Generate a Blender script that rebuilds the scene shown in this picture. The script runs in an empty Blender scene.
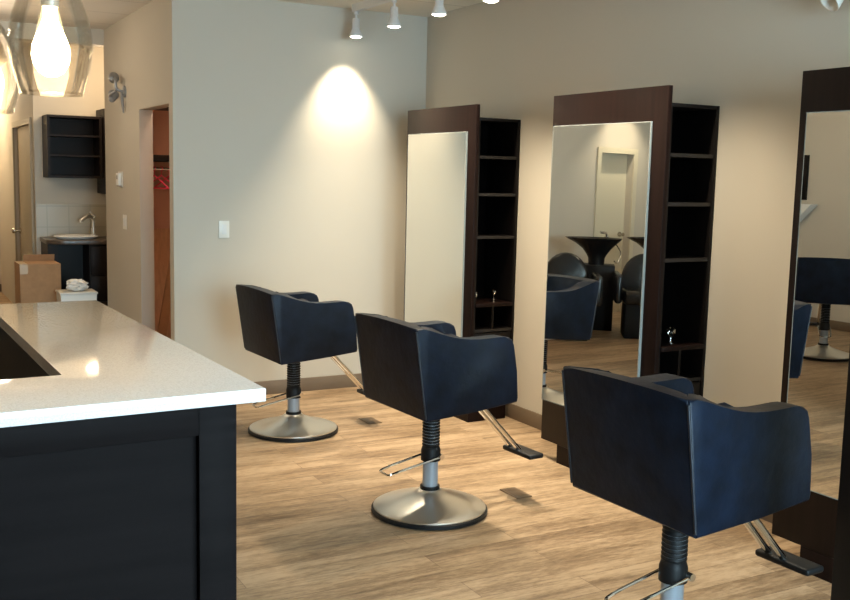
import bpy, bmesh, math, random
from mathutils import Vector, Matrix
random.seed(4)
SC = bpy.context.scene
COL = SC.collection
R = math.radians

# ------------------------------------------------------------------ materials
def new_mat(name):
    m = bpy.data.materials.new(name); m.use_nodes = True
    nt = m.node_tree
    b = nt.nodes['Principled BSDF']
    return m, nt, b

def plain(name, col, rough=.5, metal=0., noise=0., nscale=8., bump=0., bscale=200., spec=.5, coat=0., stretch=None):
    m, nt, b = new_mat(name)
    b.inputs['Base Color'].default_value = (*col, 1)
    b.inputs['Roughness'].default_value = rough
    b.inputs['Metallic'].default_value = metal
    b.inputs['Specular IOR Level'].default_value = spec
    b.inputs['Coat Weight'].default_value = coat
    tc = nt.nodes.new('ShaderNodeTexCoord'); mp = nt.nodes.new('ShaderNodeMapping')
    nt.links.new(tc.outputs['Object'], mp.inputs['Vector'])
    if stretch: mp.inputs['Scale'].default_value = stretch
    if noise:
        n = nt.nodes.new('ShaderNodeTexNoise'); n.inputs['Scale'].default_value = nscale
        n.inputs['Detail'].default_value = 6
        nt.links.new(mp.outputs[0], n.inputs['Vector'])
        r = nt.nodes.new('ShaderNodeValToRGB')
        r.color_ramp.elements[0].position = .3; r.color_ramp.elements[1].position = .7
        r.color_ramp.elements[0].color = (*[c*(1-noise) for c in col], 1)
        r.color_ramp.elements[1].color = (*[min(1, c*(1+noise)) for c in col], 1)
        nt.links.new(n.outputs[0], r.inputs[0]); nt.links.new(r.outputs[0], b.inputs['Base Color'])
    if bump:
        n2 = nt.nodes.new('ShaderNodeTexNoise'); n2.inputs['Scale'].default_value = bscale
        n2.inputs['Detail'].default_value = 4
        nt.links.new(mp.outputs[0], n2.inputs['Vector'])
        bp = nt.nodes.new('ShaderNodeBump'); bp.inputs['Strength'].default_value = bump
        bp.inputs['Distance'].default_value = .004
        nt.links.new(n2.outputs[0], bp.inputs['Height']); nt.links.new(bp.outputs[0], b.inputs['Normal'])
    return m

def emit(name, col, s):
    m, nt, b = new_mat(name)
    b.inputs['Base Color'].default_value = (*col, 1)
    b.inputs['Emission Color'].default_value = (*col, 1)
    b.inputs['Emission Strength'].default_value = s
    return m

def thin_glass(name, tint, rough=.0, k=1.0):
    m = bpy.data.materials.new(name); m.use_nodes = True; nt = m.node_tree; nt.nodes.clear()
    o = nt.nodes.new('ShaderNodeOutputMaterial'); mx = nt.nodes.new('ShaderNodeMixShader')
    t = nt.nodes.new('ShaderNodeBsdfTransparent'); g = nt.nodes.new('ShaderNodeBsdfGlossy')
    t.inputs[0].default_value = (*tint, 1); g.inputs['Roughness'].default_value = rough
    f = nt.nodes.new('ShaderNodeFresnel'); f.inputs[0].default_value = 1.5
    mu = nt.nodes.new('ShaderNodeMath'); mu.operation = 'MULTIPLY'; mu.inputs[1].default_value = k
    nt.links.new(f.outputs[0], mu.inputs[0])
    nt.links.new(mu.outputs[0], mx.inputs[0]); nt.links.new(t.outputs[0], mx.inputs[1]); nt.links.new(g.outputs[0], mx.inputs[2])
    nt.links.new(mx.outputs[0], o.inputs[0])
    return m

def floor_mat():
    m, nt, b = new_mat('oak_plank_floor')
    N, L = nt.nodes.new, nt.links.new
    tc = N('ShaderNodeTexCoord')
    br = N('ShaderNodeTexBrick'); br.offset = .37; br.offset_frequency = 2
    br.inputs['Scale'].default_value = 1; br.inputs['Brick Width'].default_value = 1.22; br.inputs['Row Height'].default_value = .152
    br.inputs['Mortar Size'].default_value = .0016; br.inputs['Mortar Smooth'].default_value = .3
    br.inputs['Color1'].default_value = (.0, .0, .0, 1); br.inputs['Color2'].default_value = (1, 1, 1, 1); br.inputs['Bias'].default_value = 0
    L(tc.outputs['Object'], br.inputs['Vector'])
    # grain, long along x, shifted per plank
    mp = N('ShaderNodeMapping'); mp.inputs['Scale'].default_value = (1.0, 9, 1)
    L(tc.outputs['Object'], mp.inputs['Vector'])
    sh = N('ShaderNodeVectorMath'); sh.operation = 'MULTIPLY_ADD'; sh.inputs[1].default_value = (7, 3, 5)
    L(br.outputs['Color'], sh.inputs[0]); L(mp.outputs[0], sh.inputs[2])
    n1 = N('ShaderNodeTexNoise'); n1.inputs['Scale'].default_value = 1.6; n1.inputs['Detail'].default_value = 9; n1.inputs['Roughness'].default_value = .66
    n1.inputs['Distortion'].default_value = .6
    L(sh.outputs[0], n1.inputs['Vector'])
    mp2 = N('ShaderNodeMapping'); mp2.inputs['Scale'].default_value = (.9, 3.2, 1); L(tc.outputs['Object'], mp2.inputs['Vector'])
    n2 = N('ShaderNodeTexNoise'); n2.inputs['Scale'].default_value = 2.0; n2.inputs['Detail'].default_value = 5; L(mp2.outputs[0], n2.inputs['Vector'])
    mpk = N('ShaderNodeMapping'); mpk.inputs['Scale'].default_value = (5, 20, 1); L(tc.outputs['Object'], mpk.inputs['Vector'])
    n3 = N('ShaderNodeTexNoise'); n3.inputs['Scale'].default_value = 3.2; n3.inputs['Detail'].default_value = 8; n3.inputs['Roughness'].default_value = .72; L(mpk.outputs[0], n3.inputs['Vector'])
    a = N('ShaderNodeMath'); a.operation = 'MULTIPLY_ADD'; a.inputs[1].default_value = .45; L(n2.outputs[0], a.inputs[0]); L(n1.outputs[0], a.inputs[2])
    a1 = N('ShaderNodeMath'); a1.operation = 'MULTIPLY_ADD'; a1.inputs[1].default_value = .78; L(n3.outputs[0], a1.inputs[0]); L(a.outputs[0], a1.inputs[2])
    a2 = N('ShaderNodeMath'); a2.operation = 'MULTIPLY_ADD'; a2.inputs[1].default_value = .14; L(br.outputs['Color'], a2.inputs[0]); L(a1.outputs[0], a2.inputs[2])
    r = N('ShaderNodeValToRGB'); e = r.color_ramp.elements
    e[0].position = .66; e[0].color = (.095, .056, .030, 1)
    e[1].position = 1.24 if False else 1.0; e[1].color = (.40, .285, .178, 1)
    x = e.new(.84); x.color = (.245, .163, .093, 1)
    sc = N('ShaderNodeMath'); sc.operation = 'MULTIPLY'; sc.inputs[1].default_value = .745
    L(a2.outputs[0], sc.inputs[0]); L(sc.outputs[0], r.inputs[0])
    mx = N('ShaderNodeMix'); mx.data_type = 'RGBA'; mx.inputs[7].default_value = (.10, .055, .028, 1)
    fm = N('ShaderNodeMath'); fm.operation = 'MULTIPLY'; fm.inputs[1].default_value = .55
    L(br.outputs['Fac'], fm.inputs[0]); L(fm.outputs[0], mx.inputs[0]); L(r.outputs[0], mx.inputs[6]); L(mx.outputs[2], b.inputs['Base Color'])
    b.inputs['Roughness'].default_value = .42
    b.inputs['Specular IOR Level'].default_value = .35
    bp = N('ShaderNodeBump'); bp.inputs['Strength'].default_value = .12; bp.inputs['Distance'].default_value = .003
    L(n1.outputs[0], bp.inputs['Height']); L(bp.outputs[0], b.inputs['Normal'])
    return m

def tile_mat(name, col, line, w, h, rough, mortar=.004, vert=False, noise=.05):
    m, nt, b = new_mat(name)
    N, L = nt.nodes.new, nt.links.new
    tc = N('ShaderNodeTexCoord'); mp = N('ShaderNodeMapping')
    if vert: mp.inputs['Rotation'].default_value = (R(-90), 0, 0)
    L(tc.outputs['Object'], mp.inputs['Vector'])
    br = N('ShaderNodeTexBrick'); br.offset = 0
    br.inputs['Scale'].default_value = 1; br.inputs['Brick Width'].default_value = w; br.inputs['Row Height'].default_value = h
    br.inputs['Mortar Size'].default_value = mortar; br.inputs['Bias'].default_value = 0
    br.inputs['Color1'].default_value = (*[c*(1-noise) for c in col], 1); br.inputs['Color2'].default_value = (*[c*(1+noise) for c in col], 1)
    br.inputs['Mortar'].default_value = (*line, 1)
    L(mp.outputs[0], br.inputs['Vector']); L(br.outputs['Color'], b.inputs['Base Color'])
    b.inputs['Roughness'].default_value = rough
    n = N('ShaderNodeTexNoise'); n.inputs['Scale'].default_value = 90; L(tc.outputs['Object'], n.inputs['Vector'])
    bp = N('ShaderNodeBump'); bp.inputs['Strength'].default_value = .1; bp.inputs['Distance'].default_value = .003
    L(n.outputs[0], bp.inputs['Height']); L(bp.outputs[0], b.inputs['Normal'])
    return m

def quartz_mat():
    m, nt, b = new_mat('white_quartz')
    N, L = nt.nodes.new, nt.links.new
    tc = N('ShaderNodeTexCoord')
    v = N('ShaderNodeTexNoise'); v.inputs['Scale'].default_value = 260; v.inputs['Detail'].default_value = 3; L(tc.outputs['Object'], v.inputs['Vector'])
    r = N('ShaderNodeValToRGB'); e = r.color_ramp.elements
    e[0].position = .34; e[0].color = (.62, .575, .545, 1); e[1].position = .56; e[1].color = (.74, .70, .675, 1)
    L(v.outputs[0], r.inputs[0]); L(r.outputs[0], b.inputs['Base Color'])
    b.inputs['Roughness'].default_value = .07; b.inputs['Specular IOR Level'].default_value = .65
    return m

M = {}
M['paint'] = plain('warm_grey_paint', (.52, .475, .40), .75, bump=.05, bscale=160, spec=.25)
M['floor'] = floor_mat()
M['ceiling'] = tile_mat('ceiling_tile', (.74, .70, .62), (.52, .49, .43), 1.22, .61, .9, .007)
M['baseboard'] = plain('taupe_baseboard', (.16, .115, .075), .5, noise=.1, nscale=4)
M['espresso'] = plain('espresso_wood', (.0085, .0038, .0030), .42, noise=.30, nscale=3, stretch=(14, 14, .8), spec=.12)
M['espresso_h'] = plain('espresso_wood_sideways_grain', (.0072, .0056, .0056), .55, noise=.18, nscale=3, stretch=(.8, 14, 14), spec=.03)
M['black_wood'] = plain('black_brown_laminate', (.0045, .0032, .003), .45, noise=.2, nscale=4, spec=.2)
M['shelf_edge'] = plain('shelf_edge_banding', (.008, .006, .0055), .5)
M['leather'] = plain('black_navy_leather', (.0036, .0074, .0165), .42, noise=.45, nscale=11, bump=.45, bscale=26, spec=.20)
M['piping'] = plain('leather_piping', (.004, .006, .012), .45)
M['vinyl'] = plain('black_gloss_vinyl', (.006, .006, .007), .22, bump=.2, bscale=26, spec=.6)
M['chrome'] = plain('brushed_chrome', (.82, .80, .75), .30, metal=1, bump=.03, bscale=120)
M['bright_chrome'] = plain('polished_chrome', (.80, .78, .74), .08, metal=1)
M['column'] = plain('grey_painted_column', (.30, .33, .37), .30, metal=.2)
M['rubber'] = plain('black_rubber', (.006, .006, .0065), .5, spec=.25, bump=.1, bscale=80)
M['mirror'] = plain('silvered_mirror', (.86, .86, .82), .0, metal=1)
M['mirror_edge'] = plain('polished_glass_edge', (.30, .33, .32), .2, metal=.2)
M['quartz'] = quartz_mat()
M['white_plastic'] = plain('white_plastic', (.74, .72, .66), .35)
M['white_metal'] = plain('white_enamel', (.66, .66, .66), .35)
M['grey_metal'] = plain('grey_enamel_metal', (.30, .30, .30), .38, metal=.4)
M['cream'] = plain('cream_door_paint', (.60, .55, .42), .5)
M['olive'] = plain('beige_door_paint', (.36, .31, .215), .5)
M['nickel'] = plain('satin_nickel', (.60, .56, .48), .25, metal=1)
M['cardboard'] = plain('brown_cardboard', (.38, .215, .105), .8, noise=.08, nscale=20, bump=.05, bscale=60)
M['tape'] = plain('packing_tape', (.48, .33, .18), .3)
M['sink'] = plain('white_porcelain', (.80, .79, .76), .12)
M['stone'] = plain('brown_stone_laminate', (.075, .052, .038), .3, noise=.35, nscale=30)
M['grey_wood'] = plain('grey_brown_cabinet', (.012, .008, .007), .45, noise=.15, nscale=5, spec=.15)
M['splash'] = tile_mat('splash_tile', (.44, .385, .285), (.36, .32, .24), .20, .20, .3, .004, vert=True, noise=.06)
M['plywood'] = plain('plywood', (.50, .31, .17), .6, noise=.15, nscale=6, stretch=(8, 8, 1))
M['red'] = plain('red_plastic', (.80, .05, .13), .35)
M['bag'] = plain('crumpled_white_film', (.80, .78, .74), .25, bump=.4, bscale=30)
M['bulb'] = emit('glowing_bulb', (1.0, .80, .47), 42)
M['lens'] = emit('lit_lamp_face', (1.0, .90, .70), 26)
M['glass'] = thin_glass('clear_lamp_glass', (.985, .97, .94), .02, .45)
M['pane'] = thin_glass('window_glass', (.97, .98, .98), .0, 1.0)
M['white_trim'] = plain('white_trim', (.72, .72, .70), .4)
M['pavement'] = plain('pavement', (.45, .46, .47), .8, noise=.1, nscale=3)
M['vent'] = plain('bronze_floor_cover', (.13, .085, .05), .45, metal=.3)
M['closet'] = plain('closet_lining', (.55, .33, .24), .7)

# ------------------------------------------------------------------ mesh helpers
def add_box(bm, x0, x1, y0, y1, z0, z1, bev=0., seg=2, mat=None):
    vs = [bm.verts.new(p) for p in ((x0,y0,z0),(x1,y0,z0),(x1,y1,z0),(x0,y1,z0),(x0,y0,z1),(x1,y0,z1),(x1,y1,z1),(x0,y1,z1))]
    if mat: 
        for v in vs: v.co = mat @ v.co
    fs = [bm.faces.new([vs[i] for i in q]) for q in ((0,3,2,1),(4,5,6,7),(0,1,5,4),(1,2,6,5),(2,3,7,6),(3,0,4,7))]
    if bev:
        es = {e for f in fs for e in f.edges}
        bmesh.ops.bevel(bm, geom=list(es), offset=bev, segments=seg, affect='EDGES', profile=.5)

def add_lathe(bm, prof, n=32, c=(0,0,0), mat=None):
    """prof: list of (r, z)"""
    rings = []
    for r, z in prof:
        if r < 1e-6:
            rings.append([bm.verts.new((c[0], c[1], c[2]+z))])
        else:
            rings.append([bm.verts.new((c[0]+r*math.cos(2*math.pi*i/n), c[1]+r*math.sin(2*math.pi*i/n), c[2]+z)) for i in range(n)])
    if mat:
        for rg in rings:
            for v in rg: v.co = mat @ v.co
    for a, b in zip(rings, rings[1:]):
        for i in range(n):
            j = (i+1) % n
            if len(a) == 1 and len(b) == 1: continue
            if len(a) == 1: bm.faces.new((a[0], b[i], b[j]))
            elif len(b) == 1: bm.faces.new((a[i], a[j], b[0]))
            else: bm.faces.new((a[i], a[j], b[j], b[i]))

def add_tube(bm, pts, r, n=10, closed=False, taper=None):
    pts = [Vector(p) for p in pts]; rings = []
    N = len(pts)
    up = None
    for i, p in enumerate(pts):
        a = pts[(i-1) % N] if closed or i > 0 else p
        b = pts[(i+1) % N] if closed or i < N-1 else p
        t = (b-a).normalized()
        if up is None:
            up = Vector((0,0,1)) if abs(t.z) < .9 else Vector((1,0,0))
        s = t.cross(up).normalized(); u2 = s.cross(t).normalized(); up = u2
        rr = r if taper is None else taper[i]
        rings.append([bm.verts.new(p + s*rr*math.cos(2*math.pi*k/n) + u2*rr*math.sin(2*math.pi*k/n)) for k in range(n)])
    m = N if closed else N-1
    for i in range(m):
        a, b = rings[i], rings[(i+1) % N]
        for k in range(n):
            bm.faces.new((a[k], a[(k+1) % n], b[(k+1) % n], b[k]))
    if not closed:
        bm.faces.new(list(reversed(rings[0]))); bm.faces.new(rings[-1])

def arc_path(pts, rad, n=6):
    """round the inner corners of a polyline"""
    pts = [Vector(p) for p in pts]; out = [pts[0]]
    for a, p, b in zip(pts, pts[1:], pts[2:]):
        d1 = (a-p); d2 = (b-p); k = min(rad, d1.length*.49, d2.length*.49)
        q1 = p+d1.normalized()*k; q2 = p+d2.normalized()*k
        for i in range(n+1):
            t = i/n
            out.append((1-t)**2*q1+2*t*(1-t)*p+t*t*q2)
    out.append(pts[-1]); return out

def add_prism(bm, outA, outB, bev=0., seg=3):
    """two matching outlines (lists of 3D points) bridged into a solid"""
    a = [bm.verts.new(p) for p in outA]; b = [bm.verts.new(p) for p in outB]
    n = len(a)
    fa = bm.faces.new(a); fb = bm.faces.new(list(reversed(b)))
    for i in range(n):
        j = (i+1) % n
        bm.faces.new((a[j], a[i], b[i], b[j]))
    if bev:
        es = list({e for f in (fa, fb) for e in f.edges})
        bmesh.ops.bevel(bm, geom=es, offset=bev, segments=seg, affect='EDGES', profile=.5)

def build(name, bm, mat, parent=None, smooth=False, angle=40):
    bmesh.ops.recalc_face_normals(bm, faces=bm.faces[:])
    me = bpy.data.meshes.new(name); bm.to_mesh(me); bm.free()
    if smooth:
        for p in me.polygons: p.use_smooth = True
        try: me.set_sharp_from_angle(angle=R(angle))
        except Exception: pass
    me.materials.append(M[mat] if isinstance(mat, str) else mat)
    o = bpy.data.objects.new(name, me); COL.objects.link(o)
    if parent: o.parent = parent
    return o

def box(name, x0, x1, y0, y1, z0, z1, mat, parent=None, bev=0., seg=2, smooth=False):
    bm = bmesh.new(); add_box(bm, x0, x1, y0, y1, z0, z1, bev, seg)
    return build(name, bm, mat, parent, smooth or bev > 0)

def lathe(name, prof, mat, parent=None, n=32, c=(0,0,0), m=None, angle=40):
    bm = bmesh.new(); add_lathe(bm, prof, n, c, m)
    return build(name, bm, mat, parent, True, angle)

def tube(name, pts, r, mat, parent=None, n=10, closed=False, taper=None):
    bm = bmesh.new(); add_tube(bm, pts, r, n, closed, taper)
    return build(name, bm, mat, parent, True)

def tag(o, label, cat, group=None):
    o['label'] = label; o['category'] = cat
    if group: o['group'] = group
    return o

def thing(name, label, cat, loc=(0,0,0), rz=0, group=None):
    o = bpy.data.objects.new(name, None); COL.objects.link(o)
    o.location = loc; o.rotation_euler = (0, 0, rz); o.empty_display_size = .1
    return tag(o, label, cat, group)

def struct(o):
    o['kind'] = 'structure'; return o

def copy_tree(o, parent=None):
    c = o.copy(); COL.objects.link(c)
    if parent: c.parent = parent
    for ch in list(o.children): copy_tree(ch, c)
    return c

def multi(name, boxes, mat, parent=None, bev=0.):
    bm = bmesh.new()
    for b in boxes: add_box(bm, *b, bev=bev)
    return build(name, bm, mat, parent, bev > 0)

# ------------------------------------------------------------------ dimensions (metres)
ZC = 2.733                 # ceiling
YB = 6.661                 # back wall
XW = -1.89                 # face of the closet wall
YE = 8.925                  # end of the closet wall
XL, YR, YF = -6.5, 8.95, -1.3
XK = -2.30                 # hall corner
YK = 10.20

# ------------------------------------------------------------------ the setting
struct(box('floor', XL-.15, .15, YF-.15, 13.9, -.08, 0, 'floor'))
struct(box('ceiling', XL-.15, .15, YF-.15, 13.9, ZC, ZC+.08, 'ceiling'))
struct(box('wall_right', 0, .15, YF-.15, YB+.12, 0, ZC, 'paint'))
struct(box('wall_back', XW, 0, YB, YB+.06, 0, ZC, 'paint'))
# closet wall with its opening
OY0, OY1, OZ = 6.762, 7.634, 2.01
struct(multi('wall_closet', [(XW, XW+.10, OY1, YE, 0, ZC), (XW, XW+.10, YB+.06, OY1, OZ, ZC), (XW, XW+.10, YB+.06, OY0, 0, OZ)], 'paint'))
struct(multi('wall_closet_inside', [(XW+.10, -.75, 8.30, 8.38, 0, ZC), (-.83, -.75, YB+.06, 8.30, 0, ZC)], 'closet'))
struct(box('wall_kitchen_near', XW+.10, -1.22, YE-.08, YE, 0, ZC, 'paint'))
struct(box('wall_kitchen_right', -1.30, -1.22, YE, YK, 0, ZC, 'paint'))
struct(box('wall_kitchen_back', XK, -1.22, YK, YK+.10, 0, ZC, 'paint'))
struct(box('wall_header', -3.3, XW, YE-.02, YE+.10, 2.605, ZC, 'paint'))
# hall beyond
D2Y0, D2Y1, D2Z = 10.40, 11.75, 1.985
struct(multi('wall_hall_right', [(XK, XK+.10, YK+.10, D2Y0, 0, ZC), (XK, XK+.10, D2Y1, 13.6, 0, ZC), (XK, XK+.10, D2Y0, D2Y1, D2Z, ZC)], 'paint'))
struct(box('wall_hall_end', -3.4, XK+.10, 13.55, 13.65, 0, ZC, 'paint'))
struct(box('wall_hall_left', -3.4, -3.3, YR, 13.55, 0, ZC, 'paint'))
# rear wall of the shampoo corner, with its door
DX0, DX1, DZ = -5.88, -5.325, 1.945
struct(multi('wall_rear', [(XL, DX0, YR, YR+.14, 0, ZC), (DX1, -3.4, YR, YR+.14, 0, ZC), (DX0, DX1, YR, YR+.14, DZ, ZC)], 'paint'))
struct(box('wall_left', XL-.15, XL, YF-.15, YR+.14, 0, ZC, 'paint'))
WX0, WX1 = -3.15, -.25
struct(multi('wall_front', [(XL, 0, YF-.12, YF, 0, .35), (XL, 0, YF-.12, YF, 2.5, ZC), (XL, WX0, YF-.12, YF, .35, 2.5), (-.25, 0, YF-.12, YF, .35, 2.5)], 'paint'))
# storefront window
wr = struct(thing('window_1', 'wide storefront window behind the viewer', 'window'))
del wr['label'], wr['category']
multi('window_frame', [(WX0, WX1, YF-.09, YF-.03, .35, .41), (WX0, WX1, YF-.09, YF-.03, 2.44, 2.5)] +
      [(x-.03, x+.03, YF-.09, YF-.03, .41, 2.44) for x in (WX0+.03, WX0+(WX1-WX0)/3, WX0+2*(WX1-WX0)/3, WX1-.03)], 'grey_metal', wr)
box('pane', WX0+.05, WX1-.05, YF-.064, YF-.058, .41, 2.44, 'pane', wr)
struct(box('ground_outside', XL-6, 6, YF-9, YF-.15, -.16, -.08, 'pavement'))

def skirting(name, x0, x1, y0, y1):
    struct(box(name, x0, x1, y0, y1, 0, .098, 'baseboard', bev=.003))
skirting('baseboard_back', XW, -.014, YB-.014, YB)
skirting('baseboard_right', -.014, 0, YF, YB)
skirting('baseboard_closet', XW-.014, XW, OY1, YE)
skirting('baseboard_left', XL, XL+.014, YF, YR)
skirting('baseboard_rear', XL+.014, DX0-.07, YR-.014, YR)
skirting('baseboard_rear_right', DX1+.07, -3.3, YR-.014, YR)
skirting('baseboard_hall', -3.3, XK, 13.536, 13.55)

# doors
d = struct(thing('door_1', '', '')); del d['label'], d['category']
bm = bmesh.new(); add_box(bm, DX0+.0005, DX1-.0005, YR+.10, YR+.135, .002, DZ-.0005)
build('door_leaf', bm, 'cream', d)
multi('door_frame', [(DX0-.065, DX0, YR-.018, YR, 0, DZ+.065), (DX1, DX1+.065, YR-.018, YR, 0, DZ+.065), (DX0, DX1, YR-.018, YR, DZ, DZ+.065)], 'cream', d)
bm = bmesh.new()
mm = Matrix.Translation((DX0+.07, YR+.10, .97)) @ Matrix.Rotation(R(90), 4, 'X')
add_lathe(bm, [(0, 0), (.03, 0), (.03, .012), (.012, .016), (.012, .05), (.022, .056), (.022, .07), (0, .074)], 20, mat=mm)
add_tube(bm, [(DX0+.07, YR+.02, .97), (DX0+.175, YR+.02, .97)], .009)
build('door_handle', bm, 'nickel', d, True)

d = struct(thing('door_2', '', '')); del d['label'], d['category']
box('door_leaf', XK+.03, XK+.07, D2Y0+.0005, D2Y1-.0005, .002, D2Z-.0005, 'olive', d)
multi('door_frame', [(XK-.018, XK, D2Y0-.06, D2Y0, 0, D2Z+.06), (XK-.018, XK, D2Y1, D2Y1+.06, 0, D2Z+.06), (XK-.018, XK, D2Y0, D2Y1, D2Z, D2Z+.06)], 'olive', d)
bm = bmesh.new()
mm = Matrix.Translation((XK+.03, D2Y1-.09, .88)) @ Matrix.Rotation(R(-90), 4, 'Y')
add_lathe(bm, [(0, 0), (.032, 0), (.032, .012), (.012, .016), (.012, .045), (.028, .055), (.030, .075), (.02, .09), (0, .092)], 20, mat=mm)
build('door_knob', bm, 'nickel', d, True)

# ------------------------------------------------------------------ styling stations
W_, DP, ZT, ZB = .895, .352, 2.018, .103
XP = -DP                      # face of the panel
def make_station():
    """origin: wall, floor, far (left) edge of panel; runs to -y"""
    t = thing('styling_station', '', 'mirror station')
    box('mirror_panel', XP, XP+.026, -W_, 0, ZB, ZT, 'espresso', t, bev=.002)
    # mirror plate: origin at its centre so it can sit a touch out of true
    y0, y1, z0, z1, e = -W_+.098, -.049, .351, 1.849, .004
    cy, cz = (y0+y1)/2, (z0+z1)/2
    g = box('mirror', -.009, .029, y0-cy, y1-cy, z0-cz, z1-cz, 'mirror', t)
    g.location = (XP-.006, cy, cz)
    multi('mirror_edge', [(-.0088, .029, y0-e-cy, y0-cy, z0-e-cz, z1+e-cz), (-.0088, .029, y1-cy, y1+e-cy, z0-e-cz, z1+e-cz), (-.0088, .029, y0-cy, y1-cy, z0-e-cz, z0-cz), (-.0088, .029, y0-cy, y1-cy, z1-cz, z1+e-cz)], 'mirror_edge', g)
    box('base', XP+.001, -.062, -W_+.001, -.150, 0, ZB-.001, 'espresso', t)
    # open bookcase between panel and wall, open towards the front of the salon
    D, H, k = .36, 1.938, .018
    X0, X1, Y0 = XP+.0265, -.018, -W_
    multi('bookcase_carcass', [(X1-k, X1, Y0, Y0+D, ZB, H), (X0, X0+.010, Y0+.004, Y0+D, ZB, H), (X0, X1-k, Y0, Y0+D, H-k, H), (X0, X1-k, Y0+D-.01, Y0+D, ZB, H-k)], 'black_wood', t, bev=.001)
    for z in (1.704, 1.470, 1.20, .60):
        s = box('shelf', X0+.010, X1-k, Y0+.008, Y0+D-.01, z-k, z, 'black_wood', t)
        box('edge_strip', X0+.010, X1-k, Y0+.005, Y0+.008, z-k, z, 'shelf_edge', s)
    s = box('tool_ledge', X0+.010, X1-k, Y0-.004, Y0+D-.01, .745, .768, 'espresso', t, bev=.002)
    xm = (X0+X1)/2
    box('divider', xm-.008, xm+.008, Y0+.02, Y0+D-.01, .60, .745, 'black_wood', t)
    box('drawer_front', X0+.012, X1-k-.002, Y0+.004, Y0+.022, .36, .575, 'black_wood', t, bev=.002)
    return t

stations = []
SL = ['tall dark wood mirror station by the back corner, mirror showing blank lit wall',
      'middle dark mirror station whose mirror shows a cream door and shampoo bowl',
      'nearest dark mirror station at the right edge of the photo, partly cut off']
proto = make_station()
for i, (y, rz) in enumerate(((6.27, R(1.0)), (4.544, R(1.0)), (2.859, R(1.0)))):
    s = proto if i == 0 else copy_tree(proto)
    s.rotation_euler = (0, 0, rz)      # each unit stands a little out of parallel with the wall
    s.location = (XP*(1-math.cos(rz)), y-XP*math.sin(rz), 0); s['label'] = SL[i]; s['group'] = 'mirror stations along the right wall'
    for ch in s.children:
        if ch.name.startswith('mirror') and 'panel' not in ch.name:
            yw, tl = R((.6, 2.6, .4)[i]), R((0, .32, 0)[i])
            ch.rotation_euler = (0, tl, yw); ch.location.y += (0, -.006, 0)[i]; ch.scale.y = (1, .972, 1)[i]; ch.location.x = XP-.001-.37*math.sin(yw)-.75*math.sin(tl)
    stations.append(s)

# chrome ring holders on the tool ledges
def ring_holder():
    t = thing('ring_holder', '', 'tool holder')
    lathe('foot', [(0, 0), (.022, 0), (.022, .004), (.006, .008), (.005, .03), (0, .03)], 'bright_chrome', t, 16)
    bm = bmesh.new()
    for r, z in ((.024, .055), (.018, .062)):
        add_tube(bm, [(r*math.cos(a), .006*math.sin(a*2), z+r*math.sin(a)) for a in [2*math.pi*i/20 for i in range(20)]], .004, 8, True)
    build('ring', bm, 'bright_chrome', t, True)
    return t
RH = [(-.27, 5.46, 'chrome ring tool holder at front left of the corner station ledge'),
      (-.235, 5.54, 'chrome ring tool holder, second from left on the corner station ledge'),
      (-.20, 5.62, 'chrome ring tool holder at the back of the corner station ledge'),
      (-.12, 5.45, 'chrome ring tool holder alone at the right on the corner station ledge'),
      (-.16, 3.74, 'chrome ring tool holder alone on the middle station ledge')]
rp = ring_holder()
for i, (x, y, l) in enumerate(RH):
    o = rp if i == 0 else copy_tree(rp)
    o.location = (x, y, .7683); o.rotation_euler = (0, 0, .4*i); o['label'] = l; o['group'] = 'chrome ring holders on the station ledges'

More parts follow.
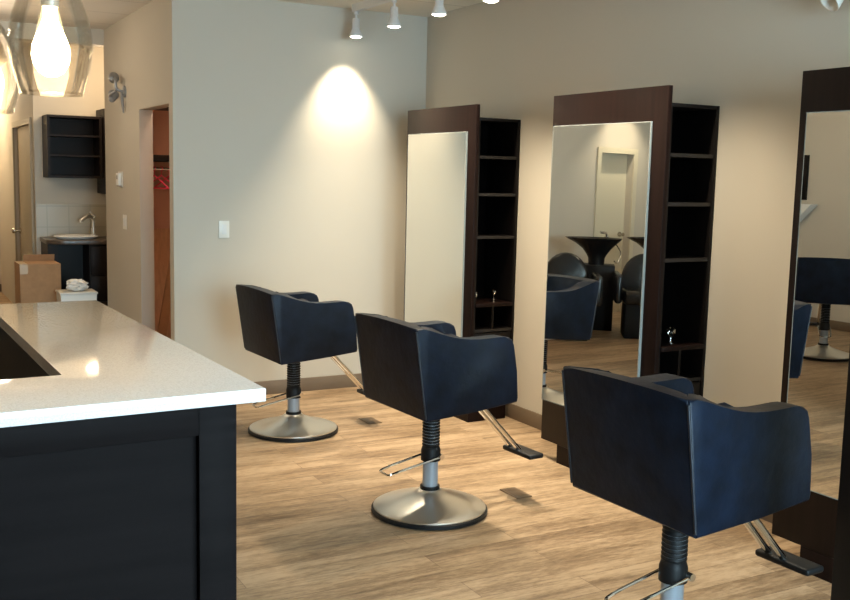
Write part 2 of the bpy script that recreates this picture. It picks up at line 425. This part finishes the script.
# ------------------------------------------------------------------ styling chairs
def make_chair():
    t = thing('styling_chair', '', 'chair')
    # round base
    lathe('base_rim', [(0, .001), (.264, .001), (.274, .006), (.274, .020), (.267, .025), (0, .027)], 'rubber', t, 64)
    lathe('base', [(0, .022), (.265, .0255), (.265, .031), (.250, .038), (.20, .051), (.13, .074), (.08, .092), (.058, .104), (.052, .112), (0, .112)], 'chrome', t, 64)
    lathe('column_collar', [(0, .108), (.046, .108), (.046, .128), (0, .128)], 'rubber', t, 32)
    lathe('column', [(0, .12), (.0365, .12), (.0365, .46), (0, .46)], 'column', t, 32)
    # everything below moves with the pump height
    pr = [(.0366, .252), (.046, .252), (.046, .30), (.040, .318)]
    z = .322
    while z < .485:
        pr += [(.0365, z), (.042, z+.004), (.042, z+.008), (.0365, z+.012)]; z += .0145
    pr += [(.040, .506), (.0366, .506)]
    lathe('bellows', pr, 'rubber', t, 32, angle=70)
    # lever: a long wire loop
    loop = arc_path([(.0, .050, .272), (-.20, .046, .235), (-.255, .04, .222), (-.255, -.045, .222), (-.20, -.05, .235), (.03, -.054, .276)], .02)
    tube('pump_lever', loop, .0052, 'bright_chrome', t, 8)
    bm = bmesh.new(); add_tube(bm, [(.025, -.062, .276), (.025, -.030, .276)], .013, 12); build('lever_pivot', bm, 'bright_chrome', t, True)
    # seat shell
    bt, bb, hw, zt, zb, fx, fxb, za, zf = -.268, -.206, .278, .926, .513, .255, .296, .840, .553
    th = .082
    bx = lambda z: bb + (bt-bb)*(z-zb)/(zt-zb)
    # back, mitred into the arms
    bm = bmesh.new()
    out = [(bx(zb), -hw, zb), (bx(zb), hw, zb), (bx(zt), hw, zt), (bx(zt), -hw, zt)]
    inn = [(bx(zb)+th, -hw+th, zb), (bx(zb)+th, hw-th, zb), (bx(zt)+th, hw-th, zt-.006), (bx(zt)+th, -hw+th, zt-.006)]
    nb = 8
    def grid_outline(q):   # subdivide the top edge so it can bow a little
        a, b, c, d_ = [Vector(p) for p in q]
        pts = [a, b]
        for i in range(nb+1):
            p = c.lerp(d_, i/nb); p.z += .006*math.sin(math.pi*i/nb); pts.append(p)
        return pts
    add_prism(bm, grid_outline(out), grid_outline(inn), .013, 4)
    back = build('backrest', bm, 'leather', t, True, 50)
    # arms
    def arm(sy):
        top = [(0, zt), (.06, zt-.002), (.14, zt-.011), (.24, zt-.029), (.34, zt-.045), (.43, zt-.056), (.53, zt-.063), (.63, zt-.066), (.75, zt-.065), (.84, zt-.063), (.90, zt-.064), (.95, zt-.069), (.985, zt-.081), (1.0, zt-.106)]
        x_of = lambda s, z: bx(z)*(1-s) + s*(fxb+(fx+.004-fxb)*(z-zf)/(za-zf))
        O, I = [], []
        for s, z in top:
            O.append((x_of(s, z), sy*hw, z))
            I.append((x_of(s, z)+th*max(0, 1-s*2.2), sy*(hw-th), z-.002))
        for s, z in ((1, .70), (1, zf+.02), (.985, zf), (.5, (zb+zf)/2), (0, zb)):
            O.append((x_of(s, z), sy*hw, z)); I.append((x_of(s, z)+th*max(0, 1-s*2.2), sy*(hw-th), z))
        bm = bmesh.new(); add_prism(bm, O, I, .013, 4)
        return build('armrest', bm, 'leather', t, True, 50)
    arm(-1); arm(1)
    # piping along the seams at the two rear corners and arm tops
    for sy in (-1, 1):
        bm = bmesh.new(); add_tube(bm, [(bx(zb+.015)+.003, sy*(hw-.003), zb+.015), (bx(zt-.014)+.003, sy*(hw-.003), zt-.014)], .0045, 8); build('piping', bm, 'piping', t, True)
    # seat and under-frame
    bm = bmesh.new(); add_box(bm, bb+th-.012, .30, -hw+th+.001, hw-th-.001,   .59, .69, .03, 4); build('seat_cushion', bm, 'leather', t, True)
    bm = bmesh.new()
    add_prism(bm, [(bb+.05, -hw+.03, zb+.012), (fxb-.03, -hw+.03, zf+.008), (fxb-.03, hw-.03, zf+.008), (bb+.05, hw-.03, zb+.012)],
              [(bb+.05, -hw+.03, .60), (fxb-.03, -hw+.03, .60), (fxb-.03, hw-.03, .60), (bb+.05, hw-.03, .60)], .004, 1)
    build('seat_base', bm, 'rubber', t, True)
    box('mounting_plate', -.10, .10, -.09, .09, .500, .53, 'grey_metal', t, bev=.004)
    # footrest
    fr = bmesh.new(); add_box(fr, .470, .560, -.150, .075, .222, .247, .010, 3)
    fo = build('footrest', fr, 'rubber', t, True)
    for sy in (-1, 1):
        tube('footrest_tube', arc_path([(.08, sy*.032, .522), (.235, sy*.032, .516), (.505, sy*.032, .234)], .05), .0115, 'bright_chrome', t, 12)
    return t
LIFT = ('bellows', 'pump_lever', 'lever_pivot', 'backrest', 'armrest', 'piping', 'seat_cushion', 'seat_base', 'mounting_plate', 'footrest')
CH = [(-1.436, 5.616, .0552, -.039, 'farthest black salon chair, facing the corner mirror, beside the back wall'),
      (-1.384, 3.978, .0608, -.002, 'middle black salon chair on a full round chrome base, in front of the corner station'),
      (-1.4065, 2.3175, .0458, .042, 'nearest black salon chair with blue sheen on its side, base cut off by the frame'),
      (-4.86, 5.99, R(140), .0, 'black salon chair seen only as a reflection in the nearest mirror')]
cp = make_chair()
for i, (x, y, rz, dz, lab) in enumerate(CH):
    c = cp if i == 0 else copy_tree(cp)
    c.location = (x, y, 0); c.rotation_euler = (0, 0, rz)
    c['label'] = lab; c['group'] = 'black salon styling chairs'
    for ch in c.children:
        nm = ch.name.split('.')[0]
        if nm.startswith(LIFT): ch.location.z = dz

# floor outlet covers
for x0, y0, l in ((-.895, 5.662, 'small dark floor outlet cover near the farthest chair'), (-.861, 4.03, 'small dark floor outlet cover beside the middle chair base')):
    t = thing('floor_outlet', l, 'floor outlet', (x0, y0, 0), 0, 'floor outlet covers')
    box('cover_plate', -.045, .045, -.08, .08, .0003, .005, 'vent', t, bev=.001)
    box('cover_lid', -.034, .034, -.055, .055, .005, .0066, 'vent', t, bev=.0005)

# ------------------------------------------------------------------ reception counter
def counter():
    t = thing('reception_counter', 'L-shaped reception counter with white quartz top and dark wood front', 'counter', (-2.818, 2.221, 0), R(2.0))
    # local frame: origin = right front corner of the top; +x right, +y away
    ZTOP = 1.06
    A, B = -1.55, 1.78     # the L runs to x=A along the front and to y=B along the right side
    wA, wB = .345, .395    # widths of the two legs
    o = [(0, 0), (0, B), (-wB, B), (-wB, wA), (A, wA), (A, 0)]
    bm = bmesh.new()
    add_prism(bm, [(x, y, ZTOP) for x, y in o], [(x, y, ZTOP-.033) for x, y in o], .003, 2)
    build('worktop', bm, 'quartz', t, True)
    # body panels below, set back under the top
    s, sx = .040, .058
    zt = ZTOP-.0335
    multi('body', [(A+.03, -sx-.022, s+.022, wA-.04, .09, zt), (-wB+.04, -sx-.022, wA-.04, B-.05, .09, zt)], 'espresso_h', t)
    box('toe_kick', A+.06, -sx-.06, s+.06, wA-.06, 0, .09, 'black_wood', t)
    # front face: frame and recessed panel
    st, rl = .092, .075
    multi('front_frame', [(-sx-st, -sx, s, s+.022, .02, zt), (A, -sx-st, s, s+.022, zt-rl, zt), (A, -sx-st, s, s+.022, .02, .13), (-.93, -.85, s, s+.022, .13, zt-rl)], 'espresso_h', t, bev=.0015)
    # right face
    multi('side_frame', [(-sx-.022, -sx, s+.022, s+.10, .02, zt), (-sx-.022, -sx, B-.14, B-.05, .02, zt), (-sx-.022, -sx, s+.10, B-.14, zt-rl, zt), (-sx-.022, -sx, s+.10, B-.14, .02, .13)], 'espresso_h', t, bev=.0015)
    # inside of the reception, seen as a dark gap
    box('inner_desk', A+.03, -wB+.03, wA-.035, 1.15, .74, .765, 'black_wood', t)
    box('inner_panel', -wB+.030, -wB+.0395, wA-.04, B-.05, .09, zt, 'black_wood', t)
    box('inner_lining', A+.03, -wB+.03, wA-.0395, wA-.030, .09, zt, 'black_wood', t)
    return t
counter()

# ------------------------------------------------------------------ pendants over the counter
def make_pendant():
    t = thing('pendant_lamp', '', 'pendant lamp')
    # origin at the bottom rim centre of the glass
    o = [(.071, 0), (.0725, .004), (.080, .03), (.0895, .068), (.0955, .105), (.0960, .130), (.0925, .160), (.083, .195), (.068, .232), (.052, .262), (.036, .285), (.026, .302), (.024, .325)]
    i = [(r-.0028, z) for r, z in reversed(o)]
    lathe('glass_shade', o+i+[o[0]], 'glass', t, 48, angle=60)
    lathe('lamp_rim', [(.0695+.003*math.cos(a), .001+.003*math.sin(a)) for a in [2*math.pi*k/8 for k in range(9)]], 'glass', t, 48)
    lathe('bulb', [(0, .040), (.014, .042), (.029, .052), (.040, .070), (.0445, .092), (.042, .114), (.033, .138), (.023, .160), (.017, .176), (.016, .205), (0, .205)], 'bulb', t, 28, angle=80)
    lathe('socket', [(0, .203), (.019, .203), (.021, .21), (.021, .29), (.027, .30), (.027, .335), (.012, .35), (0, .35)], 'grey_metal', t, 24)
    return t
pp = make_pendant()
PEN = [(-3.233, 2.576, 1.743, 'clear glass pendant lamp with glowing bulb, fully in view over the counter'),
       (-3.283, 3.541, 1.741, 'clear glass pendant lamp cut off by the left edge of the photo')]
for k, (x, y, z, l) in enumerate(PEN):
    o = pp if k == 0 else copy_tree(pp)
    o.location = (x, y, z); o['label'] = l; o['group'] = 'glass pendant lamps over the counter'
    tube('cord', [(0, 0, .345), (0, 0, ZC-z-.02)], .0035, 'rubber', o, 8)
    lathe('ceiling_cup', [(0, ZC-z-.03), (.055, ZC-z-.03), (.06, ZC-z-.02), (.06, ZC-z-.0005), (0, ZC-z-.0005)], 'grey_metal', o, 24)

# ------------------------------------------------------------------ track lights
XT = -.671
tr = tag(box('light_track', XT-.018, XT+.018, 3.0, 6.49, ZC-.050, ZC-.0004, 'white_metal'), 'white ceiling light track above the mirror stations', 'light track')
def make_head():
    t = thing('track_spotlight', '', 'spotlight')
    # origin at the joint on the track; body hangs straight down then is aimed as one
    lathe('stem', [(0, 0), (.016, 0), (.016, -.018), (.008, -.022), (.008, -.055), (0, -.055)], 'white_metal', t, 16)
    h = lathe('lamp_body', [(0, -.045), (.024, -.047), (.026, -.055), (.026, -.118), (.030, -.123), (.034, -.135), (.043, -.153), (.0455, -.160), (.0455, -.170), (.042, -.170), (.040, -.160), (0, -.158)], 'white_metal', t, 28)
    lathe('lamp_lens', [(0, -.1785), (.015, -.1778), (.030, -.1745), (.0398, -.1655), (.0398, -.160), (0, -.160)], 'lens', t, 24)
    return t
hp = make_head()
HY = [6.455, 5.871, 5.282, 4.709, 4.13, 3.55]
names = ['track spotlight nearest the back wall, above the bright patch', 'track spotlight second from the back wall', 'track spotlight third from the back wall, above the room corner',
         'track spotlight cut by the top edge above the corner station', 'track spotlight fifth from the back wall along the ceiling track', 'track spotlight sixth from the back wall, nearest the shop front']
for k, y in enumerate(HY):
    o = hp if k == 0 else copy_tree(hp)
    o.location = (XT, y, ZC-.0505); o['label'] = names[k]; o['group'] = 'track spotlights on the ceiling track'

# twin-head emergency light high on the right wall
t = thing('emergency_light', 'white twin-head emergency light at the top right edge of the photo', 'emergency light', (0, 2.845, 2.315))
box('housing', -.075, -.0005, -.17, .13, .035, .15, 'white_plastic', t, bev=.012, seg=3)
for yy, rx, rzz in ((.07, 0, 0), (-.10, 0, 0)):
    mm = Matrix.Translation((-.10, yy, .045)) @ Matrix.Rotation(R(48), 4, 'Y') @ Matrix.Rotation(R(14 if yy > 0 else -14), 4, 'X')
    h = lathe('lamp_head', [(0, .055), (.018, .052), (.026, .03), (.034, -.005), (.050, -.055), (.052, -.066), (.046, -.066), (.03, -.02), (0, -.012)], 'white_plastic', t, 24, m=mm)
    tube('bracket', [(-.06, yy, .075), (-.098, yy, .062)], .012, 'white_plastic', t)

# ------------------------------------------------------------------ things on the closet wall and back wall
def plate(name, lab, cat, loc, rz, toggles, h=.116, w=.072):
    """wall plate; local +x = out of the wall"""
    t = thing(name, lab, cat, loc, rz, 'white switch plates on the walls')
    box('plate', .0004, .006, -w/2, w/2, -h/2, h/2, 'white_plastic', t, bev=.002)
    for k in toggles:
        box('rocker', .006, .0095, k-.0165, k+.0165, -.033, .033, 'white_trim', t, bev=.0015)
    return t
plate('light_switch', 'single white light switch on the back wall left of the farthest chair', 'light switch', (-1.546, YB, 1.176), R(-90), (0,))
plate('light_switch', 'double white light switch on the closet wall below the thermostat', 'light switch', (XW, 8.17, 1.15), R(180), (-.024, .024), w=.118)
t = thing('thermostat', 'small white thermostat on the closet wall above the double switch', 'thermostat', (XW, 8.30, 1.487), R(180))
box('wall_plate', .0004, .008, -.075, .075, -.062, .062, 'white_plastic', t, bev=.002)
box('cover', .008, .032, -.05, .045, -.05, .05, 'white_trim', t, bev=.005, seg=3)
box('display', .032, .033, -.03, .025, .0, .032, 'grey_metal', t)

t = thing('wall_spotlight', 'grey twin wall spotlight high on the closet wall above the opening', 'wall lamp', (XW, 8.10, 2.17), R(180))
lathe('wall_mount', [(0, 0), (.045, 0), (.045, .014), (.02, .02), (0, .02)], 'grey_metal', t, 24, m=Matrix.Rotation(R(90), 4, 'Y') @ Matrix.Translation((0, 0, .0005)))
tube('arm', arc_path([(.015, 0, .0), (.07, .0, .01), (.075, 0, .085), (.06, -.09, .11)], .03), .012, 'grey_metal', t)
tube('arm', arc_path([(.07, 0, .0), (.10, -.05, -.02), (.10, -.09, -.03)], .02), .010, 'grey_metal', t)
for zz, yy, rx in ((.105, -.10, 80), (-.045, -.11, 55)):
    mm = Matrix.Translation((.075, yy, zz)) @ Matrix.Rotation(R(rx), 4, 'X') @ Matrix.Rotation(R(-20), 4, 'Y')
    h = lathe('lamp_head', [(0, -.05), (.016, -.048), (.026, -.03), (.038, .03), (.044, .05), (.040, .05), (.03, .02), (0, .015)], 'grey_metal', t, 20, m=mm)
tube('cord', [(.03, .005, -.01), (.025, .012, -.07), (.02, .004, -.12), (.018, .010, -.165)], .010, 'grey_metal', t, 8, taper=[.010, .013, .011, .006])

# closet contents
t = thing('closet_shelf', 'dark closet shelf with a clothes rod inside the narrow opening', 'closet shelf', (-1.33, 8.05, 1.635))
box('shelf_board', -.455, .495, -.20, .248, 0, .05, 'black_wood', t)
tube('rod', [(-.455, -.07, -.06), (.495, -.07, -.06)], .014, 'bright_chrome', t)
multi('rod_bracket', [(-.45, -.43, -.085, -.055, -.06, 0), (.40, .42, -.085, -.055, -.06, 0)], 'grey_metal', t)
tag(box('upper_shelf', -1.788, -.832, 7.90, 8.298, 2.05, 2.11, 'black_wood'), 'dark upper shelf at the top of the closet', 'shelf')
def make_hanger():
    t = thing('coat_hanger', '', 'coat hanger')
    tube('hook', [(0, .018*math.cos(a), .018*math.sin(a)) for a in [R(-60+20*k) for k in range(13)]]+[(0, -.0, -.022), (0, 0, -.05)], .0028, 'red', t, 8)
    tube('bar', arc_path([(0, 0, -.05), (0, .20, -.15), (0, -.20, -.15), (0, 0, -.05)], .03), .0055, 'red', t, 8)
    return t
hg = make_hanger()
for k, (x, rz, l) in enumerate(((-1.70, .35, 'red coat hanger, leftmost on the closet rod'), (-1.645, .45, 'red coat hanger, second on the closet rod'), (-1.58, .40, 'red coat hanger farthest inside the closet'))):
    o = hg if k == 0 else copy_tree(hg)
    o.location = (x, 7.98, 1.577); o.rotation_euler = (0, 0, rz); o['label'] = l; o['group'] = 'red hangers in the closet'
bm = bmesh.new()
add_box(bm, -.30, .30, -.009, .009, 0, 1.10, mat=Matrix.Translation((-1.46, 8.10, .002)) @ Matrix.Rotation(R(-8), 4, 'X'))
ply = tag(build('plywood_sheet', bm, 'plywood'), 'tan plywood sheet leaning inside the closet', 'board')
bm = bmesh.new()
add_box(bm, -.035, .035, -.012, .012, 0, 1.05, mat=Matrix.Translation((-1.72, 7.90, .012)) @ Matrix.Rotation(R(10), 4, 'Y'))
tag(build('wood_strip', bm, 'cardboard'), 'narrow tan wood strip tilted in front of the plywood sheet', 'board')

# ------------------------------------------------------------------ kitchenette
t = thing('wall_cabinet', 'open dark wall cabinet with two shelves above the small sink', 'cabinet', (-2.225, YK-.001, 1.475))
CW, CD, CH_ = .49, .32, .58
multi('carcass', [(0, .022, -CD, 0, 0, CH_), (CW-.022, CW, -CD, 0, 0, CH_), (.022, CW-.022, -CD, 0, 0, .022), (.022, CW-.022, -CD, 0, CH_-.022, CH_), (.022, CW-.022, -.012, 0, .022, CH_-.022)], 'grey_wood', t)
for z in (.20, .385):
    box('shelf', .022, CW-.022, -CD+.01, -.012, z, z+.018, 'grey_wood', t)
t = thing('wall_cabinet', 'tall grey wall cabinet end beside the wall corner, right of the open cabinet', 'cabinet', (-1.730, YK-.001, 1.33))
box('carcass', .003, .417, -.46, 0, 0, .80, 'grey_wood', t, bev=.002)
box('cabinet_door', .006, .414, -.482, -.461, .003, .797, 'grey_wood', t, bev=.002)

t = thing('vanity_counter', 'small kitchenette vanity with brown rounded top and dark knee space', 'counter', (-1.80, YK-.001, 0))
bm = bmesh.new()
xs0, xs1, yd = -.47, .475, -.54
pl = [(xs1, 0), (xs0, 0), (xs0, yd+.16)] + [(xs0+.16-.16*math.cos(a), yd+.16-.16*math.sin(a)) for a in [R(90)*k/8 for k in range(1, 9)]] + [(xs1, yd)]
add_prism(bm, [(x, y, .905) for x, y in pl], [(x, y, .865) for x, y in pl], .006, 2)
build('vanity_top', bm, 'stone', t, True)
box('end_panel', xs0+.01, xs0+.10, yd+.10, -.002, 0, .864, 'grey_wood', t)
box('knee_shade_panel', xs0+.101, xs0+.37, -.14, -.12, 0, .864, 'black_wood', t)  # black sheet standing in for the shade of the open knee space
c = box('base_cabinet', xs0+.37, xs1-.002, yd+.05, -.002, .08, .864, 'grey_wood', t)
for z0, z1 in ((.10, .32), (.34, .56), (.58, .845)):
    dr = box('drawer', xs0+.38, xs1-.02, yd+.03, yd+.049, z0, z1, 'grey_wood', t, bev=.003)
# sink and faucet belong to nothing else: they lift out of the worktop
t = thing('sink_basin', 'white oval sink basin set on the kitchenette counter', 'sink', (-1.985, YK-.30, .9055))
bm = bmesh.new()
mm = Matrix.Diagonal((1.0, .78, 1, 1))
add_lathe(bm, [(0, .003), (.10, .004), (.15, .014), (.185, .026), (.20, .030), (.205, .024), (.19, .010), (.17, 0), (0, 0)], 40, mat=mm)
build('bowl', bm, 'sink', t, True, 60)
lathe('drain', [(0, .0035), (.022, .0045), (.022, .006), (0, .006)], 'bright_chrome', t, 20)
t = thing('faucet', 'chrome gooseneck faucet behind the white sink', 'faucet', (-1.80, YK-.16, .9055), R(0))
lathe('faucet_base', [(0, 0), (.032, 0), (.032, .012), (.024, .02), (.022, .09), (0, .09)], 'chrome', t, 20)
tube('spout', arc_path([(0, 0, .08), (.0, 0, .185), (-.05, -.03, .215), (-.125, -.075, .17), (-.13, -.078, .15)], .05), .016, 'chrome', t, 12)
tube('faucet_lever', [(0, 0, .185), (.02, .0, .205), (-.03, .0, .25)], .010, 'chrome', t)
tag(box('tile_splashback', XK+.002, -1.302, YK-.0085, YK-.0006, .906, 1.22, 'splash'), 'beige tiled splashback behind the faucet', 'splashback')

t = thing('cardboard_box', 'brown cardboard box with a folded top flap beside the vanity', 'box', (-2.397, 9.46, 0), R(1))
box('carton', -.165, .175, -.17, .17, .002, .725, 'cardboard', t)
bm = bmesh.new(); add_prism(bm, [(-.09, .168, .725), (.175, .168, .725), (.175, .14, .785), (-.09, .14, .785)], [(-.09, .172, .725), (.175, .172, .725), (.175, .144, .785), (-.09, .144, .785)]); build('flap', bm, 'cardboard', t)
multi('tape_strip', [(-.165, -.10, -.1706, -.1702, .64, .725), (-.165, -.10, -.17, .17, .7252, .7257)], 'tape', t)
t = thing('waste_bin', 'square white waste bin beside the cardboard box', 'bin', (-2.125, 9.08, 0))
bm = bmesh.new()
a = [(-.15, -.13), (.15, -.13), (.15, .13), (-.15, .13)]
add_prism(bm, [(x*.85, y*.85, 0.001) for x, y in a], [(x, y, .50) for x, y in a], .012, 2)
build('bin_body', bm, 'white_plastic', t, True)
box('bin_rim', -.157, .157, -.137, .137, .485, .503, 'white_plastic', t, bev=.004)
bm = bmesh.new(); bmesh.ops.create_icosphere(bm, subdivisions=3, radius=.085)
rnd = random.Random(8)
for v in bm.verts:
    k = 1+.34*(rnd.random()-.5); v.co = Vector((v.co.x*k*1.1, v.co.y*k*.9, v.co.z*k*.62))
zm = min(v.co.z for v in bm.verts)
for v in bm.verts: v.co += Vector((-2.125, 9.06, .5035-zm))
tag(build('plastic_bag', bm, 'bag'), 'crumpled clear plastic bag on top of the white bin', 'plastic bag')

# ------------------------------------------------------------------ shampoo corner (seen in the middle mirror)
def shampoo_chair(loc, rz, label):
    t = thing('shampoo_chair', label, 'chair', loc, rz, 'black shampoo chairs')
    # faces -y
    bm = bmesh.new()
    prof = []
    for k in range(15):
        a = math.pi*k/14; prof.append((.24*math.cos(a), .57+.28*math.sin(a)))
    prof += [(-.23, .45), (.23, .45)]
    add_prism(bm, [(x, .10+.12*(z-.45), z) for x, z in prof], [(x, .20+.16*(z-.45), z) for x, z in prof], .03, 3)
    build('backrest', bm, 'vinyl', t, True, 50)
    bm = bmesh.new(); add_box(bm, -.25, .25, -.40, .14, .36, .50, .04, 4); build('seat', bm, 'vinyl', t, True)
    for s in (-1, 1):
        bm = bmesh.new(); add_box(bm, s*.30-.04, s*.30+.04, -.34, .20, .36, .66, .035, 4); build('armrest', bm, 'vinyl', t, True)
    box('plinth', -.22, .22, -.28, .16, 0, .36, 'rubber', t, bev=.01)
    return t
shampoo_chair((-3.80, 7.85, 0), R(40), 'dull black shampoo chair left of the wash bowl, seen in the middle mirror')
shampoo_chair((-4.62, 7.52, 0), R(42), 'shiny black shampoo chair at the right edge of the middle mirror reflection')
def shampoo_bowl(loc, rz, label):
    t = thing('shampoo_bowl', label, 'wash basin', loc, rz, 'black wash bowls')
    bm = bmesh.new()
    rings = []
    prof = [(.27, .99), (.257, .97), (.215, .93), (.155, .87), (.11, .81), (.09, .77), (.085, .69)]
    inner = [(.248, .99), (.215, .95), (.155, .89), (.05, .855)]
    n = 32
    def ring(r, z):
        out = []
        for i in range(n):
            a = 2*math.pi*i/n
            x = r*math.cos(a)*1.0; y = r*math.sin(a)*.8
            if math.cos(a) > .2 and z > .91: x += .10*(math.cos(a)-.2)*(z-.91)/.08   # long neck lip to +x
            out.append(bm.verts.new((x, y, z)))
        return out
    seq = [ring(*p) for p in reversed(inner)] + [ring(*p) for p in prof]
    for a, b in zip(seq, seq[1:]):
        for i in range(n): bm.faces.new((a[i], a[(i+1) % n], b[(i+1) % n], b[i]))
    bm.faces.new(seq[0]); bm.faces.new(seq[-1])
    build('bowl', bm, 'vinyl', t, True, 60)
    box('pedestal', -.20, .17, -.17, .19, 0, .70, 'black_wood', t, bev=.006)
    bm = bmesh.new(); add_tube(bm, arc_path([(-.10, .12, .93), (-.10, .12, 1.04), (-.03, .06, 1.05)], .03), .014); add_lathe(bm, [(0, 0), (.03, 0), (.03, .03), (0, .03)], 16, (-.10, .12, .97)); build('tap', bm, 'bright_chrome', t, True)
    tube('hose', arc_path([(-.20, .1, .93), (-.27, .02, .83), (-.22, -.06, .72), (-.19, -.10, .75)], .05), .008, 'bright_chrome', t)
    return t
shampoo_bowl((-4.52, 8.15, -0), R(45), 'black shampoo wash bowl on a pedestal, centre of the middle mirror reflection')
shampoo_bowl((-5.30, 7.98, 0), R(45), 'black wash bowl at the right side of the middle mirror, behind the shiny chair')

tag(box('wall_panel', XL+.0005, XL+.03, 7.55, 7.69, 1.40, 1.90, 'black_wood', bev=.004), 'dark narrow panel on the far wall, seen in the nearest mirror', 'wall panel')
bm = bmesh.new()
pl_ = [(7.40, 1.355), (7.72, 1.355), (7.72, 1.05)]
add_prism(bm, [(XL+.0005, y, z) for y, z in pl_], [(XL+.12, y, z) for y, z in pl_], .004, 2)
tag(build('wall_wedge', bm, 'white_trim'), 'white triangular wedge on the wall below the dark panel, seen in the nearest mirror', 'shelf')  # plain white triangular prism against the left wall
tag(box('picture_frame', -6.40, -6.17, YR-.03, YR-.0005, 1.27, 1.78, 'black_wood', bev=.004), 'dark picture frame right of the cream door in the middle mirror', 'picture frame')

# tall narrow dark tower at the right edge of the photo
t = thing('display_tower', 'tall narrow dark display tower cut off by the right edge of the photo', 'shelf', (-1.432, 1.70, 0))
multi('carcass', [(0, .022, -.34, 0, 0, 1.95), (.24, .262, -.34, 0, 0, 1.95), (.022, .24, -.018, 0, 0, 1.95), (.022, .24, -.34, -.018, 1.928, 1.95), (.022, .24, -.34, -.018, 0, .08)], 'black_wood', t, bev=.001)
for z in (.45, .85, 1.25, 1.60): box('shelf', .022, .24, -.335, -.018, z, z+.02, 'black_wood', t)

# ------------------------------------------------------------------ lights
def spot(loc, target, power, size=60, blend=.6, col=(1, .78, .50), rad=.03):
    l = bpy.data.lights.new('spot_light', 'SPOT'); l.energy = power; l.color = col; l.spot_size = R(size); l.spot_blend = blend; l.shadow_soft_size = rad
    o = bpy.data.objects.new('spot_light', l); COL.objects.link(o); o.location = loc
    o.rotation_euler = (Vector(target)-Vector(loc)).to_track_quat('-Z', 'Y').to_euler(); return o
def point(loc, power, col=(1, .78, .5), rad=.06):
    l = bpy.data.lights.new('point_light', 'POINT'); l.energy = power; l.color = col; l.shadow_soft_size = rad
    o = bpy.data.objects.new('point_light', l); COL.objects.link(o); o.location = loc; return o
ZH = ZC-.245
WARM = (1, .86, .64)
spot((XT, HY[0], ZH), (XT, 6.66, 1.80), 110, 76, 1.0, WARM)
for k, y in enumerate(HY[1:]):
    spot((XT, y, ZH), (XT+.05, y-.02, 0), 150, 104, 1.0, WARM)
for x, y, z, l in PEN: point((x, y, z+.02), 9, (1, .74, .42), .03)
# shampoo corner, hall, kitchenette and closet lights; the points are added without fixtures
spot((-5.63, 8.60, 2.62), (-5.63, 8.97, 1.2), 60, 95, .8, WARM)
point((-4.6, 6.8, 2.55), 40, WARM, .1)
point((-2.85, 12.9, 2.5), 60, (1, .80, .54), .10)
point((-1.75, 9.5, 2.45), 22, (1, .76, .50), .15)
point((-3.0, 7.9, 2.25), 16, (1, .80, .60), .15)
point((-1.60, 7.45, 2.62), 34, (1, .70, .54), .05)

w = bpy.data.worlds.new('overcast_sky'); SC.world = w; w.use_nodes = True
w.node_tree.nodes['Background'].inputs[0].default_value = (.60, .85, 1.0, 1)
w.node_tree.nodes['Background'].inputs[1].default_value = 31.0
pl = bpy.data.lights.new('window_portal', 'AREA'); pl.shape = 'RECTANGLE'; pl.size = WX1-WX0; pl.size_y = 2.1
pl.cycles.is_portal = True
po = bpy.data.objects.new('window_portal', pl); COL.objects.link(po); po.location = ((WX0+WX1)/2, YF-.13, 1.42)
po.rotation_euler = (R(90), 0, 0)      # emits towards +y

# ------------------------------------------------------------------ camera
cam = bpy.data.cameras.new('camera'); co = bpy.data.objects.new('camera', cam); COL.objects.link(co)
cam.sensor_fit = 'HORIZONTAL'; cam.sensor_width = 36; cam.lens = 998.71/850*36
r = Vector((.87872631, -.47678721, .02267222)); u = Vector((.03887116, .11881916, .99215475)); f = Vector((.47574059, .87095118, -.12294279))
mw = Matrix((r, u, -f)).transposed().to_4x4(); mw.translation = Vector((-3.60604, 0, 1.5675))
co.matrix_world = mw; cam.clip_start = .05
SC.camera = co

vs = SC.view_settings; vs.view_transform = 'Standard'; vs.look = 'None'; vs.gamma = 1; vs.use_curve_mapping = False
vs.exposure = 0.0
SC.cycles.use_denoising = True
SC.cycles.max_bounces = 10; SC.cycles.diffuse_bounces = 5; SC.cycles.glossy_bounces = 6; SC.cycles.transparent_max_bounces = 12
SC.cycles.sample_clamp_indirect = 6
